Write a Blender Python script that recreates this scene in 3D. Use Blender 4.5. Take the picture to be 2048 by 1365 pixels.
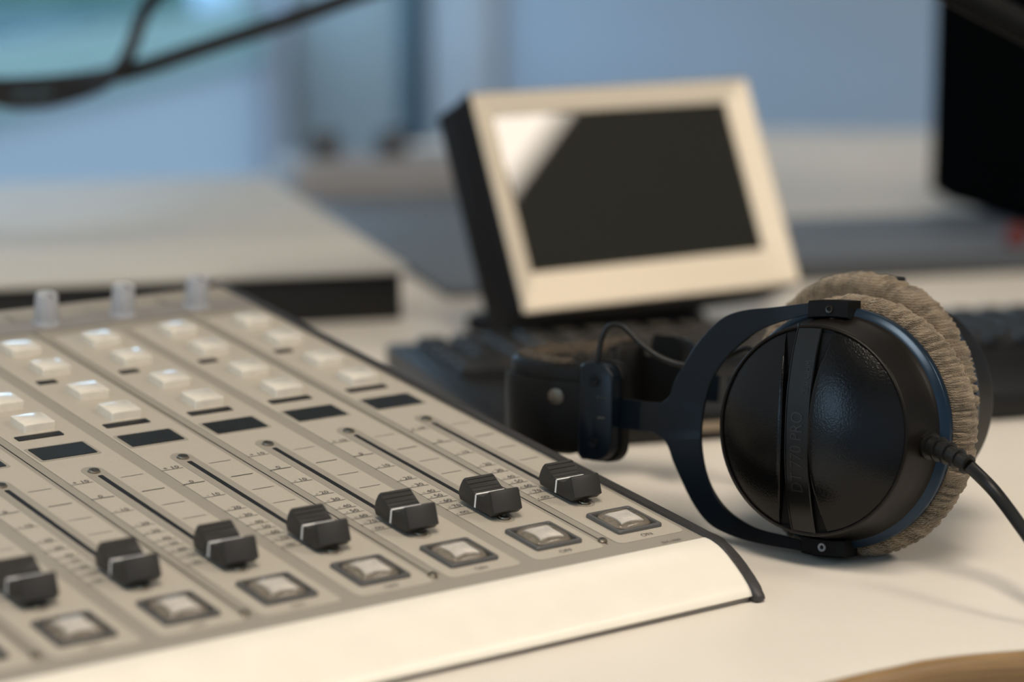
import bpy, bmesh, math, random
from math import sin, cos, pi, radians
from mathutils import Vector, Matrix, noise
random.seed(4)
D = bpy.data; S = bpy.context.scene
for o in list(D.objects): D.objects.remove(o)
COL = S.collection

# ---------------------------------------------------------------- camera
cam = D.cameras.new('camera'); camo = D.objects.new('camera', cam); COL.objects.link(camo)
CP = Vector((-0.62822, -0.74601, 0.27409))
CF = Vector((0.599310, 0.779990, -0.180121)); CR = Vector((0.792959, -0.609275, 0.0))
CU = CR.cross(CF).normalized()
camo.matrix_world = Matrix(((CR.x, CU.x, -CF.x, CP.x), (CR.y, CU.y, -CF.y, CP.y), (CR.z, CU.z, -CF.z, CP.z), (0, 0, 0, 1)))
cam.sensor_width = 36; cam.lens = 90.2; cam.clip_start = 0.05; cam.clip_end = 200
cam.dof.use_dof = True; cam.dof.focus_distance = 1.012; cam.dof.aperture_fstop = 4.2; cam.dof.aperture_blades = 9
S.camera = camo

# ---------------------------------------------------------------- world, exposure
W = D.worlds.new('sky'); S.world = W; W.use_nodes = True
bg = W.node_tree.nodes['Background']; bg.inputs[0].default_value = (0.50, 0.73, 1.0, 1); bg.inputs[1].default_value = 5.2
S.view_settings.view_transform = 'Standard'; S.view_settings.look = 'None'
S.view_settings.exposure = 0.0; S.view_settings.gamma = 1.0; S.view_settings.use_curve_mapping = False
LAMP_W = 23.0
def area_light(name, loc, rot, sx, sy, power, color):
    l = D.lights.new(name, 'AREA'); l.shape = 'RECTANGLE'; l.size = sx; l.size_y = sy; l.energy = power; l.color = color
    o = D.objects.new(name, l); o.location = loc; o.rotation_euler = rot; COL.objects.link(o); return o
CEIL = 1.92

# ---------------------------------------------------------------- materials
def nm(name):
    m = D.materials.new(name); m.use_nodes = True
    return m, m.node_tree.nodes, m.node_tree.links, m.node_tree.nodes['Principled BSDF']
def mat(name, col, rough=0.5, metal=0.0, bump=0.0, scale=200.0, var=0.0, coat=0.0, spec=0.5, kind='noise', detail=4, bdist=.00008):
    m, N, L, B = nm(name)
    B.inputs['Base Color'].default_value = (*col, 1); B.inputs['Roughness'].default_value = rough
    B.inputs['Metallic'].default_value = metal; B.inputs['Coat Weight'].default_value = coat
    B.inputs['Specular IOR Level'].default_value = spec
    tc = N.new('ShaderNodeTexCoord')
    if kind == 'noise':
        t = N.new('ShaderNodeTexNoise'); t.inputs['Scale'].default_value = scale; t.inputs['Detail'].default_value = detail
        fac = t.outputs['Fac']
    else:
        t = N.new('ShaderNodeTexVoronoi'); t.inputs['Scale'].default_value = scale; fac = t.outputs['Distance']
    L.new(tc.outputs['Object'], t.inputs['Vector'])
    if bump > 0:
        b = N.new('ShaderNodeBump'); b.inputs['Strength'].default_value = bump; b.inputs['Distance'].default_value = bdist
        L.new(fac, b.inputs['Height']); L.new(b.outputs['Normal'], B.inputs['Normal'])
    r = N.new('ShaderNodeValToRGB'); v = max(var, 0.02)
    r.color_ramp.elements[0].position = .3; r.color_ramp.elements[1].position = .7
    r.color_ramp.elements[0].color = (*[c*(1-v) for c in col], 1); r.color_ramp.elements[1].color = (*[min(1, c*(1+v)) for c in col], 1)
    L.new(fac, r.inputs['Fac']); L.new(r.outputs['Color'], B.inputs['Base Color'])
    return m
def emat(name, col, s):
    m, N, L, B = nm(name); N.remove(B)
    e = N.new('ShaderNodeEmission'); e.inputs[0].default_value = (*col, 1); e.inputs[1].default_value = s
    L.new(e.outputs[0], N['Material Output'].inputs['Surface']); return m
M = {}
M['table'] = mat('white_laminate', (.66, .615, .545), .42, var=.03, scale=12, bump=.02)
M['panel_light'] = mat('warm_grey_painted_panel', (.365, .332, .276), .48, bump=.12, scale=1500, var=.04)
M['panel_dark'] = mat('darker_grey_print', (.25, .228, .19), .48, bump=.12, scale=1500, var=.04)
M['band_dark'] = mat('smoky_grey_print', (.20, .185, .17), .45, bump=.1, scale=1500)
M['lip'] = mat('cream_lacquer', (.70, .66, .575), .36, coat=.1, scale=60, var=.01)
M['side'] = mat('charcoal_textured_plate', (.030, .028, .027), .42, bump=.5, scale=900, var=.25)
M['cap'] = mat('charcoal_fader_plastic', (.026, .0248, .0235), .42, spec=.35, bump=.08, scale=1200, var=.08)
M['white'] = mat('white_line_plastic', (.75, .75, .74), .4)
M['ink'] = mat('dark_print_ink', (.075, .07, .062), .6)
M['ink2'] = mat('soft_grey_print_ink', (.11, .10, .09), .6)
M['slot'] = mat('black_slot', (.004, .004, .005), .5)
M['screw'] = mat('worn_steel', (.30, .26, .20), .35, 1.0, bump=.1, scale=900)
M['steel_dark'] = mat('dark_steel', (.05, .045, .04), .35, .8)
M['frame'] = mat('grey_button_bezel', (.075, .073, .070), .45, bump=.1, scale=900)
M['hole'] = mat('button_recess', (.02, .018, .016), .6)
M['diff'] = mat('milky_button_diffuser', (.74, .71, .66), .45, var=.12, scale=260)
M['keycap'] = mat('clear_cream_button', (.68, .635, .55), .18, coat=.6, var=.05, scale=300)
M['lcd'] = mat('dark_display_glass', (.010, .011, .0105), .3, spec=.35, var=.5, scale=900)
M['knob'] = mat('pale_grey_knob', (.33, .34, .36), .4, var=.05)
M['blackp'] = mat('matte_black_plastic', (.0035, .0034, .0033), .45, spec=.15, bump=.15, scale=1100, var=.2)
M['housing'] = mat('black_satin_housing', (.0050, .0038, .0028), .42, spec=.2, bump=.5, scale=1500, var=.3, detail=2)
M['leath'] = mat('pebbled_black_cap', (.0020, .0020, .0022), .22, spec=.24, bump=.8, scale=1300, var=.2, kind='noise', detail=1.0, bdist=.00010)
M['gloss'] = mat('smooth_black_label', (.0018, .0019, .0022), .26, spec=.4)
M['yoke'] = mat('black_metal_blue_sheen_tint', (.0024, .0046, .0078), .30, .0, spec=.25, bump=.03, scale=900)  # blue sheen of the window painted into the black metal colour
M['rim'] = mat('black_rim_blue_reflection_tint', (.012, .028, .050), .30, .6, spec=.5)  # blue window reflection painted into the rim's base colour
M['leather'] = mat('black_leather', (.0040, .0035, .0031), .50, spec=.2, bump=.4, scale=700, var=.25)
M['kbd'] = mat('black_keyboard_plastic', (.006, .0058, .0056), .42, spec=.35, var=.1)
M['rubber'] = mat('black_rubber', (.0055, .0053, .005), .42, spec=.35)
M['bezel'] = mat('champagne_metal_bezel', (.86, .75, .59), .36, .3, scale=300, var=.02)
M['foam'] = mat('black_speaker_cloth', (.0025, .0027, .003), 1.0, spec=.0)
M['body'] = mat('dark_grey_case', (.008, .008, .0095), .6, spec=.15)
M['screen'] = mat('black_screen_glass', (.018, .017, .013), .015, spec=.85)
M['riser_top'] = mat('pale_grey_gloss_top', (.47, .465, .43), .6, spec=.10, var=.03, scale=4)
M['black'] = mat('black_cavity', (.005, .005, .005), .6)
M['slate'] = mat('slate_grey_surface', (.11, .125, .145), .5, var=.05, scale=8)
M['slate_d'] = mat('dark_slate_case', (.060, .066, .072), .5)
M['grey'] = mat('light_grey_metal', (.26, .26, .27), .5)
M['wood'] = None
M['wall_w'] = mat('pale_blue_wall_paint', (.50, .62, .76), .8, var=.01, scale=3)
M['wall_b'] = mat('blue_grey_wall_paint', (.37, .46, .56), .8, var=.01, scale=3)
M['wall_p'] = mat('light_grey_wall_panel', (.45, .50, .55), .75, var=.01, scale=3)
M['wall_t'] = mat('teal_grey_wall_panel', (.33, .40, .43), .75, var=.01, scale=3)
M['trim'] = mat('dark_teal_trim', (.035, .08, .115), .6)
M['sill'] = mat('pale_blue_window_frame', (.42, .56, .63), .5, var=.01)
M['ceil'] = mat('white_ceiling', (.62, .58, .52), .9)
M['floor'] = mat('grey_carpet', (.12, .11, .10), .95, bump=.4, scale=300, var=.2)
M['grass'] = mat('grass', (.030, .052, .044), 1.0, spec=0, var=.3, scale=2)
M['path'] = mat('paving', (.060, .082, .092), 1.0, spec=0, var=.1, scale=3)
M['hedge'] = mat('hedge_leaves', (.035, .06, .052), 1.0, spec=0, var=.4, scale=6)
M['red'] = mat('red_plastic', (.10, .010, .007), .5)
M['lampglow'] = emat('lamp_diffuser_glow', (1.0, .88, .74), 15.0)

M['fillglow'] = emat('rear_fill_glow', (1.0, .90, .78), 1.6)  # glow of the added rear fill panel
m, N, L, B = nm('velour_fabric')          # ear pads: woven fuzzy beige-brown cloth
tc = N.new('ShaderNodeTexCoord'); t1 = N.new('ShaderNodeTexNoise'); t1.inputs['Scale'].default_value = 170; t1.inputs['Detail'].default_value = 5
w = N.new('ShaderNodeTexWave'); w.bands_direction = 'Z'; w.inputs['Scale'].default_value = 330; w.inputs['Distortion'].default_value = 5; w.inputs['Detail'].default_value = 2; w.inputs['Detail Scale'].default_value = 2.5
L.new(tc.outputs['Object'], t1.inputs['Vector']); L.new(tc.outputs['Object'], w.inputs['Vector'])
r = N.new('ShaderNodeValToRGB'); r.color_ramp.elements[0].position = .35; r.color_ramp.elements[1].position = .68
r.color_ramp.elements[0].color = (.058, .042, .025, 1); r.color_ramp.elements[1].color = (.175, .130, .082, 1)
L.new(t1.outputs['Fac'], r.inputs['Fac']); L.new(r.outputs['Color'], B.inputs['Base Color'])
ad = N.new('ShaderNodeMath'); ad.operation = 'MULTIPLY_ADD'; ad.inputs[1].default_value = .6
L.new(w.outputs['Fac'], ad.inputs[0]); L.new(t1.outputs['Fac'], ad.inputs[2])
b = N.new('ShaderNodeBump'); b.inputs['Strength'].default_value = .8; b.inputs['Distance'].default_value = .0008
L.new(ad.outputs[0], b.inputs['Height']); L.new(b.outputs['Normal'], B.inputs['Normal'])
B.inputs['Roughness'].default_value = .9; B.inputs['Sheen Weight'].default_value = .5; B.inputs['Sheen Tint'].default_value = (1, .85, .65, 1)
M['velour'] = m
M['fleece'] = mat('worn_brown_headband_fleece', (.045, .033, .021), .9, bump=1, scale=500, var=.5, bdist=.0006)
m, N, L, B = nm('wood_edging')
tc = N.new('ShaderNodeTexCoord'); mp = N.new('ShaderNodeMapping'); mp.inputs['Scale'].default_value = (2, 2, 60)
w = N.new('ShaderNodeTexNoise'); w.inputs['Scale'].default_value = 14; w.inputs['Detail'].default_value = 6
r = N.new('ShaderNodeValToRGB'); r.color_ramp.elements[0].color = (.09, .05, .02, 1); r.color_ramp.elements[1].color = (.34, .21, .09, 1)
L.new(tc.outputs['Object'], mp.inputs['Vector']); L.new(mp.outputs[0], w.inputs['Vector']); L.new(w.outputs['Fac'], r.inputs['Fac']); L.new(r.outputs['Color'], B.inputs['Base Color'])
B.inputs['Roughness'].default_value = .45
M['wood'] = m
m, N, L, B = nm('clear_glass_dome')
B.inputs['Transmission Weight'].default_value = 1.0; B.inputs['Roughness'].default_value = .08; B.inputs['IOR'].default_value = 1.35
B.inputs['Base Color'].default_value = (.97, .95, .92, 1)
M['clear'] = m
m, N, L, B = nm('window_glass')
N.remove(B); tr = N.new('ShaderNodeBsdfTransparent'); gl = N.new('ShaderNodeBsdfGlossy'); gl.inputs['Roughness'].default_value = .02; gl.inputs[0].default_value = (.8, .8, .8, 1)
mx = N.new('ShaderNodeMixShader'); tr.inputs[0].default_value = (.93, .97, .97, 1)
mx.inputs[0].default_value = .04; L.new(tr.outputs[0], mx.inputs[1]); L.new(gl.outputs[0], mx.inputs[2]); L.new(mx.outputs[0], N['Material Output'].inputs['Surface'])
M['winglass'] = m
m, N, L, B = nm('added_backlit_blue_pane')  # translucent stand-in for the lower wall, brightened by the sky behind
N.remove(B); tl = N.new('ShaderNodeBsdfTranslucent'); tl.inputs[0].default_value = (.50, .51, .52, 1); df = N.new('ShaderNodeBsdfDiffuse'); df.inputs[0].default_value = (.55, .66, .75, 1)
mx = N.new('ShaderNodeMixShader'); mx.inputs[0].default_value = .15
L.new(tl.outputs[0], mx.inputs[1]); L.new(df.outputs[0], mx.inputs[2]); L.new(mx.outputs[0], N['Material Output'].inputs['Surface'])
M['backlit'] = m
m = m.copy(); m.name = 'added_backlit_rail'; m.node_tree.nodes['Translucent BSDF'].inputs[0].default_value = (.46, .53, .50, 1); M['backlit2'] = m  # same translucent stand-in, tinted for the sill rail

# ---------------------------------------------------------------- object helpers
def thing(name, loc, label, cat, group=None, rz=0):
    o = D.objects.new(name, None); COL.objects.link(o); o.location = loc; o.rotation_euler = (0, 0, rz)
    o.empty_display_size = .02; o['label'] = label; o['category'] = cat
    if group: o['group'] = group
    return o
def tag(o, label, cat, group=None):
    o['label'] = label; o['category'] = cat
    if group: o['group'] = group
    return o
def mesh(name, bm, m, smooth=None):
    me = D.meshes.new(name)
    bmesh.ops.recalc_face_normals(bm, faces=bm.faces)
    bm.to_mesh(me); bm.free(); me.materials.append(m)
    if smooth is not None:
        for p in me.polygons: p.use_smooth = True
        me.set_sharp_from_angle(angle=radians(smooth))
    return me
I4 = Matrix.Identity(4)
def chain(o):
    m = I4.copy(); p = o
    while p is not None: m = p.matrix_basis @ m; p = p.parent
    return m
def link(name, me, parent=None, mw=I4, label=None, kind=None):
    o = D.objects.new(name, me); COL.objects.link(o)
    if parent is not None:
        o.parent = parent; o.matrix_basis = chain(parent).inverted() @ mw
    else: o.matrix_basis = mw
    if label: o['label'] = label
    if kind: o['kind'] = kind
    return o
def box(bm, x0, x1, y0, y1, z0, z1, bev=0, seg=2):
    r = bmesh.ops.create_cube(bm, size=1); v = r['verts']
    bmesh.ops.scale(bm, vec=(x1-x0, y1-y0, z1-z0), verts=v); bmesh.ops.translate(bm, vec=((x0+x1)/2, (y0+y1)/2, (z0+z1)/2), verts=v)
    if bev:
        e = list({e for q in v for e in q.link_edges}); bmesh.ops.bevel(bm, geom=e, offset=bev, segments=seg, profile=.5, affect='EDGES')
def boxm(name, dims, m, bev=0, seg=2):
    bm = bmesh.new(); box(bm, *dims, bev, seg); return mesh(name, bm, m, 40 if bev else None)
def prism(bm, pts, z0, z1, bev=0, seg=2):
    lo = [bm.verts.new((x, y, z0)) for x, y in pts]; hi = [bm.verts.new((x, y, z1)) for x, y in pts]
    n = len(pts); bm.faces.new(lo[::-1]); f = bm.faces.new(hi)
    for i in range(n): bm.faces.new((lo[i], lo[(i+1) % n], hi[(i+1) % n], hi[i]))
    if bev:
        bmesh.ops.bevel(bm, geom=[e for e in f.edges], offset=bev, segments=seg, profile=.5, affect='EDGES')
def rrect(w, h, r, cx=0, cy=0, n=5):
    p = []
    for sx, sy, a0 in ((1, 1, 0), (-1, 1, 90), (-1, -1, 180), (1, -1, 270)):
        for i in range(n+1):
            a = radians(a0+90*i/n); p.append((cx+sx*(w/2-r)+r*cos(a), cy+sy*(h/2-r)+r*sin(a)))
    return p
def loft(bm, rings, closed=True, cap=True):
    R = [[bm.verts.new(p) for p in r] for r in rings]; n = len(rings[0])
    for a, b in zip(R, R[1:]):
        for i in range(n if closed else n-1):
            bm.faces.new((a[i], a[(i+1) % n], b[(i+1) % n], b[i]))
    if cap and closed: bm.faces.new(R[0][::-1]); bm.faces.new(R[-1])
    return R
def lathe(bm, prof, n=64, cap=False):
    rings = [[(r*cos(2*pi*i/n), r*sin(2*pi*i/n), z) for i in range(n)] for r, z in prof]
    return loft(bm, rings, True, cap)
def extr_profile(bm, prof, x0, x1):          # profile in (y,z), extruded along x
    loft(bm, [[(x, y, z) for y, z in prof] for x in (x0, x1)])
def catmull(P, n=8):
    P = [Vector(p) for p in P]; Q = [P[0]*2-P[1]]+P+[P[-1]*2-P[-2]]; out = []
    for i in range(1, len(Q)-2):
        for k in range(n):
            t = k/n; a, b, c, d = Q[i-1], Q[i], Q[i+1], Q[i+2]
            out.append(.5*((2*b)+(c-a)*t+(2*a-5*b+4*c-d)*t*t+(3*b-a-3*c+d)*t**3))
    return out+[P[-1]]
def tube(bm, P, rad, n=12, spline=8):
    pts = catmull(P, spline) if spline else [Vector(p) for p in P]
    rings = []; up = Vector((0, 0, 1)); prev = None
    for i, p in enumerate(pts):
        t = (pts[min(i+1, len(pts)-1)]-pts[max(i-1, 0)]).normalized()
        if prev is None:
            a = t.cross(up) if abs(t.z) < .9 else t.cross(Vector((1, 0, 0)))
        else: a = prev-t*prev.dot(t)
        a.normalize(); prev = a; b = t.cross(a)
        r = rad(i/(len(pts)-1)) if callable(rad) else rad
        rings.append([p+(a*cos(2*pi*k/n)+b*sin(2*pi*k/n))*r for k in range(n)])
    loft(bm, rings)
def text_mesh(body, size, sx=1.0, align='CENTER', extrude=0.0):
    cu = D.curves.new('t', 'FONT'); cu.body = body; cu.size = size; cu.align_x = align; cu.extrude = extrude; cu.resolution_u = 3
    o = D.objects.new('t', cu); COL.objects.link(o)
    me = D.meshes.new_from_object(o.evaluated_get(bpy.context.evaluated_depsgraph_get()))
    D.objects.remove(o); D.curves.remove(cu)
    V = [(v.co.x*sx, v.co.y, v.co.z) for v in me.vertices]; Fc = [tuple(p.vertices) for p in me.polygons]
    D.meshes.remove(me); return V, Fc
def add_text(bm, body, size, x, y, z, sx=1.0, align='CENTER'):
    V, Fc = text_mesh(body, size, sx, align); vs = [bm.verts.new((a+x, b+y, z)) for a, b, c in V]
    for f in Fc:
        try: bm.faces.new([vs[i] for i in f])
        except ValueError: pass

# ================================================================= SETTING
def struct(name, me, mw=I4):
    o = link(name, me, None, mw); o['kind'] = 'structure'; return o
P0 = Vector((1.6131, 2.7467, 0)); wl = Vector((sin(radians(50)), cos(radians(50)), 0)); wr = Vector((wl.y, -wl.x, 0))
ML = Matrix(((wl.x, -wl.y, 0, P0.x), (wl.y, wl.x, 0, P0.y), (0, 0, 1, 0), (0, 0, 0, 1)))    # x along window wall (negative = towards viewer), y = outwards
MR = Matrix(((wr.x, wl.x, 0, P0.x), (wr.y, wl.y, 0, P0.y), (0, 0, 1, 0), (0, 0, 0, 1)))      # x along back wall, y = outwards
FL = -.74
struct('floor', boxm('floor', (-5.6, 0, -5.2, 0, FL-.05, FL), M['floor']), ML)
struct('ceiling', boxm('ceiling', (-5.75, .15, -5.35, .15, CEIL, CEIL+.1), M['ceil']), ML)
WL = -5.6
bm = bmesh.new(); box(bm, WL, 0, 0, .15, FL, -.60); box(bm, WL, 0, 0, .15, 1.55, CEIL); box(bm, -1.85, -.05, 0, .15, .62, 1.55); box(bm, -5.55, -4.30, 0, .15, .07, .32); box(bm, -5.55, -4.30, 0, .15, 1.35, 1.55)
for x0, x1 in ((-.05, 0), (-4.30, -1.85), (WL, -5.55)): box(bm, x0, x1, 0, .15, -.60, 1.55)
struct('wall_left', mesh('wall_left', bm, M['wall_w']), ML)
bm = bmesh.new(); box(bm, 0, 5.2, 0, .15, FL, CEIL)
struct('wall_back', mesh('wall_back', bm, M['wall_b']), MR)
bm = bmesh.new(); box(bm, 5.2, 5.35, -6.5, .15, FL, CEIL)
struct('wall_right', mesh('wall_right', bm, M['wall_b']), MR)
bm = bmesh.new(); box(bm, WL-.15, WL, -4.3, .15, FL, CEIL); box(bm, WL-.15, WL, -5.35, -4.9, FL, CEIL); box(bm, WL-.15, WL, -4.9, -4.3, FL, .30); box(bm, WL-.15, WL, -4.9, -4.3, 1.5, CEIL)
struct('wall_front', mesh('wall_front', bm, M['wall_w']), ML)
struct('trim_1', boxm('trim_1', (WL, 0, .03, .06, -.02, .07), M['backlit2'], .002), ML)  # sill rail made translucent so the sky behind brightens it
for i, (a, b_) in enumerate(((-1.85, -.05), (-5.55, -4.30))):
    wo = struct('window_%d' % (i+1), boxm('pane', (a, b_, .07, .076, (.07, .32)[i], (.62, 1.35)[i]), M['winglass']), ML)
    link('added_backlit_pane', boxm('added_backlit_pane', (a, b_, .04, .05, -.60, -.02), M['backlit']), wo, ML)  # added in place of lower wall, lets sky through to brighten it
    bm = bmesh.new(); zl, zh = (.07, .32)[i], (.62, 1.35)[i]; box(bm, a, b_, .05, .10, zh-.05, zh); box(bm, a, a+.04, .05, .10, zl, zh); box(bm, b_-.04, b_, .05, .10, zl, zh)
    link('window_frame', mesh('window_frame', bm, M['sill']), wo, ML)
struct('wall_panel_1' if 0 else 'trim_2', boxm('t2', (.008, .186, -.02, 0, FL, CEIL), M['wall_t'], .004), MR)
struct('trim_3', boxm('t3', (.188, .222, -.035, 0, FL, CEIL), M['trim'], .004), MR)
struct('trim_4', boxm('t4', (.226, .335, -.02, 0, FL, CEIL), M['wall_p'], .004), MR)
struct('window_3', boxm('pane', (WL-.08, WL-.074, -4.9, -4.3, .30, 1.5), M['winglass']), ML)
# outside the windows
tag(link('lawn', boxm('lawn', (-70, 90, .5, 29.9, -1.6, -1.5), M['grass']), None, ML), 'green lawn seen through the window above the cables', 'lawn')['kind'] = 'stuff'
tag(link('paved_path', boxm('paved_path', (21.5, 25.5, 5, 29, -1.4995, -1.485), M['path'], .01), None, ML), 'pale blue paved path on the lawn outside the window', 'path')
bm = bmesh.new(); box(bm, -70, 90, 30, 32, -1.6, 3.0, .3)
tag(link('hedge', mesh('hedge', bm, M['hedge'], 40), None, ML), 'dark green hedge behind the lawn outside', 'hedge')
# ceiling lamps, and an added rear fill panel
def ceiling_lamp(cx, cy, rz, lab, power, glow='lampglow'):
    t = thing('ceiling_lamp', (cx, cy, CEIL), lab, 'lamp', None, rz)
    mw = chain(t)
    link('lamp_housing', boxm('lamp_housing', (-.32, .32, -.62, .62, -.04, 0), M['white'], .005), t, mw)
    link('diffuser', boxm('diffuser', (-.30, .30, -.60, .60, -.046, -.041), M[glow]), t, mw)
    l = area_light('lamp_light', (0, 0, 0), (0, 0, 0), .58, 1.18, power, (1.0, .88, .74))
    l.parent = t; l.matrix_basis = Matrix.Translation((0, 0, -.055)); l.visible_camera = False; l.visible_glossy = False
    return t
ceiling_lamp(1.49, -1.86, radians(-15), 'warm rectangular ceiling lamp reflected as bright triangle in the small screen', LAMP_W)
ceiling_lamp(-.55, -.75, radians(-15), 'warm rectangular ceiling lamp above the front of the mixing console', LAMP_W*.45)
ceiling_lamp(1.75, 1.10, radians(-15), 'added ceiling fill panel brightening the rear of the table and the back wall', 3.5, 'fillglow')  # added fill to lift the rear, not a lamp known to hang there

# ---- main table: white laminate, wooden edge
front = [(-1.5, -.125), (-1.0, -.128), (-.5, -.132), (-.20, -.136), (-.0279, -.1404), (.0025, -.1423), (.0238, -.1448), (.0553, -.1572), (.12, -.19), (.22, -.255), (.40, -.36), (.65, -.44), (.95, -.48), (1.35, -.50)]
front = [(v.x, v.y) for v in catmull([(x, y, 0) for x, y in front], 5)]
rest = [(1.75, -.2), (1.85, .45), (1.6, .98), (1.45, 1.12), (1.04, 1.44), (.80, 1.36), (.61, 1.245), (.35, 1.26), (.05, 1.22), (-.15, 1.05), (-.7, .55), (-1.3, .05)]
tb = thing('studio_table', (.2, .4, FL), 'large white laminate studio table with a curved wooden edge under everything', 'table')
bm = bmesh.new(); prism(bm, front+rest, -.022, 0, 0)
link('tabletop', mesh('tabletop', bm, M['table']), tb)
bm = bmesh.new(); rings = []
for i, (x, y) in enumerate(front):
    a = Vector(front[max(i-1, 0)]); b_ = Vector(front[min(i+1, len(front)-1)]); t = (b_-a).normalized(); n_ = Vector((t.y, -t.x))
    rings.append([(x+n_.x*d, y+n_.y*d, z) for d, z in ((.0003, -.0225), (.0003, -.0003), (.002, -.0008), (.0042, -.003), (.0048, -.008), (.0045, -.0215), (.004, -.0225))])
loft(bm, rings); link('wooden_edge', mesh('wooden_edge', bm, M['wood'], 50), tb)
for x, y in ((1.5, -.3), (1.4, .95), (-1.4, 0), (-1.2, 1.2)):
    link('leg', boxm('leg', (x-.03, x+.03, y-.03, y+.03, FL, -.022), M['grey'], .004), tb)

# ================================================================= MIXING CONSOLE
TH = 0.1458676; PZ = .0235
PM = Matrix.Translation((0, 0, PZ)) @ Matrix.Rotation(TH, 4, 'X')      # panel frame: x across channels, y towards the back
def pw(u, v, z=0): return PM @ Matrix.Translation((u, v, z))
NCH = 10; UL = -.02-.04*(NCH-1); UR = .0205
mc = thing('mixing_console', (-.16, .12, 0), 'low broadcast mixing console with warm grey panel, charcoal faders and cream front lip', 'mixing console')
bm = bmesh.new(); box(bm, UL, UR, -.0263, .337, -.004, 0)
link('panel', mesh('panel', bm, M['panel_dark']), mc, PM)
# base body under the panel
def pz(v): return PZ+v*sin(TH)-.004*cos(TH)
bm = bmesh.new(); extr_profile(bm, [(-.024, .003), (.325, .003), (.333, pz(.337)-.001), (-.0255, pz(-.0263)-.0005)], UL, UR-.0005)
link('base_body', mesh('base_body', bm, M['black']), mc)
# front lip (cream): profile in world y,z
lipp = [(-.0262, .0199), (-.0290, .01965), (-.0313, .0191), (-.0340, .0183), (-.0366, .0171), (-.0393, .0156), (-.0419, .0138), (-.0445, .0120), (-.0471, .0100), (-.0493, .0081), (-.0513, .0062), (-.0529, .0042), (-.0536, .0026), (-.0529, .0020), (-.0500, .0020), (-.0262, .0150)]
bm = bmesh.new(); extr_profile(bm, lipp, UL, .0194)
link('front_lip', mesh('front_lip', bm, M['lip'], 40), mc)
bm = bmesh.new(); box(bm, UL, .0190, -.0520, -.0300, .0002, .0032)
link('lip_shadow_strip', mesh('lip_shadow_strip', bm, M['band_dark']), mc)  # shadow gap below the lip, put in as a dark strip
# side plates
def panel_pt(v, dz): return (v*cos(TH)-dz*sin(TH), PZ+v*sin(TH)+dz*cos(TH))
outer = [panel_pt(.342, .0012), panel_pt(.15, .0012), panel_pt(.0, .0012), panel_pt(-.022, .0011), (-.0290, .0209), (-.0325, .0199), (-.0370, .0182), (-.0415, .0153), (-.0455, .0126), (-.0500, .0090), (-.0535, .0058), (-.0560, .0030), (-.0566, .0016), (-.0560, .0006), (-.0545, .0002), (.337, .0002)]
for x0, x1 in ((.0192, .0236), (UL-.0044, UL)):
    bm = bmesh.new(); extr_profile(bm, outer, x0, x1)
    bmesh.ops.bevel(bm, geom=[e for e in bm.edges if abs(e.verts[0].co.x-e.verts[1].co.x) < 1e-6], offset=.0007, segments=2, profile=.5, affect='EDGES')
    link('side_plate', mesh('side_plate', bm, M['side'], 50), mc)

# shared meshes ---------------------------------------------------
EPS = .00025
def flat(pts, z, m, name, th=.0002):
    bm = bmesh.new(); prism(bm, pts, z-th, z); return mesh(name, bm, m)
def inlay_mesh():
    bm = bmesh.new(); prism(bm, rrect(.0334, .3095, .0032, 0, -.0178+.3095/2), 0, .0003); return mesh('channel_inlay', bm, M['panel_light'])
me_inlay = inlay_mesh()
me_stad = flat(rrect(.0094, .118, .0046, -.0018, .0775, 8), .00042, M['panel_dark'], 'fader_surround')
me_slot = flat(rrect(.0022, .0990, .0005, -.0018, .0767, 2), .00052, M['slot'], 'fader_slot')
def print_mesh():
    bm = bmesh.new(); z = .00052
    def line(x0, x1, y, w=.00032): vs = [bm.verts.new(p) for p in ((x0, y-w/2, z), (x1, y-w/2, z), (x1, y+w/2, z), (x0, y+w/2, z))]; bm.faces.new(vs)
    for v, t in ((.121, '+ 10'), (.1043, '0'), (.0887, '- 10'), (.0731, '- 20'), (.0650, '- 30'), (.0571, '- 40'), (.0518, '- 50'), (.0458, '- 60'), (.0396, '- 70')):
        line(-.0175, -.0075, v, .0005 if t == '0' else .00032)
        add_text(bm, t, .0036, -.0121 if t != '0' else -.0125, v+.0006, z, 1.08)
    line(-.0175, -.0075, .0325)
    add_text(bm, '-', .0034, -.0160, .0332, z)
    for c in (-.0132, -.0113):        # infinity sign: two small rings
        for i in range(14):
            a0, a1 = 2*pi*i/14, 2*pi*(i+1)/14; q = [bm.verts.new((c+r_*cos(a)*1.15, .0345+r_*sin(a), z)) for r_, a in ((.0009, a0), (.0009, a1), (.00062, a1), (.00062, a0))]; bm.faces.new(q)
    for v in (.121, .1043, .0887, .0731): line(.0045, .0145, v, .0005 if v == .1043 else .00032)
    return mesh('scale_print', bm, M['ink'])
me_print = print_mesh()
def word_mesh(t, s=.0036, m=None):
    bm = bmesh.new(); add_text(bm, t, s, 0, 0, .0005); return mesh('button_print', bm, m or M['ink2'])
me_on, me_off = word_mesh('ON'), word_mesh('OFF')
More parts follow.
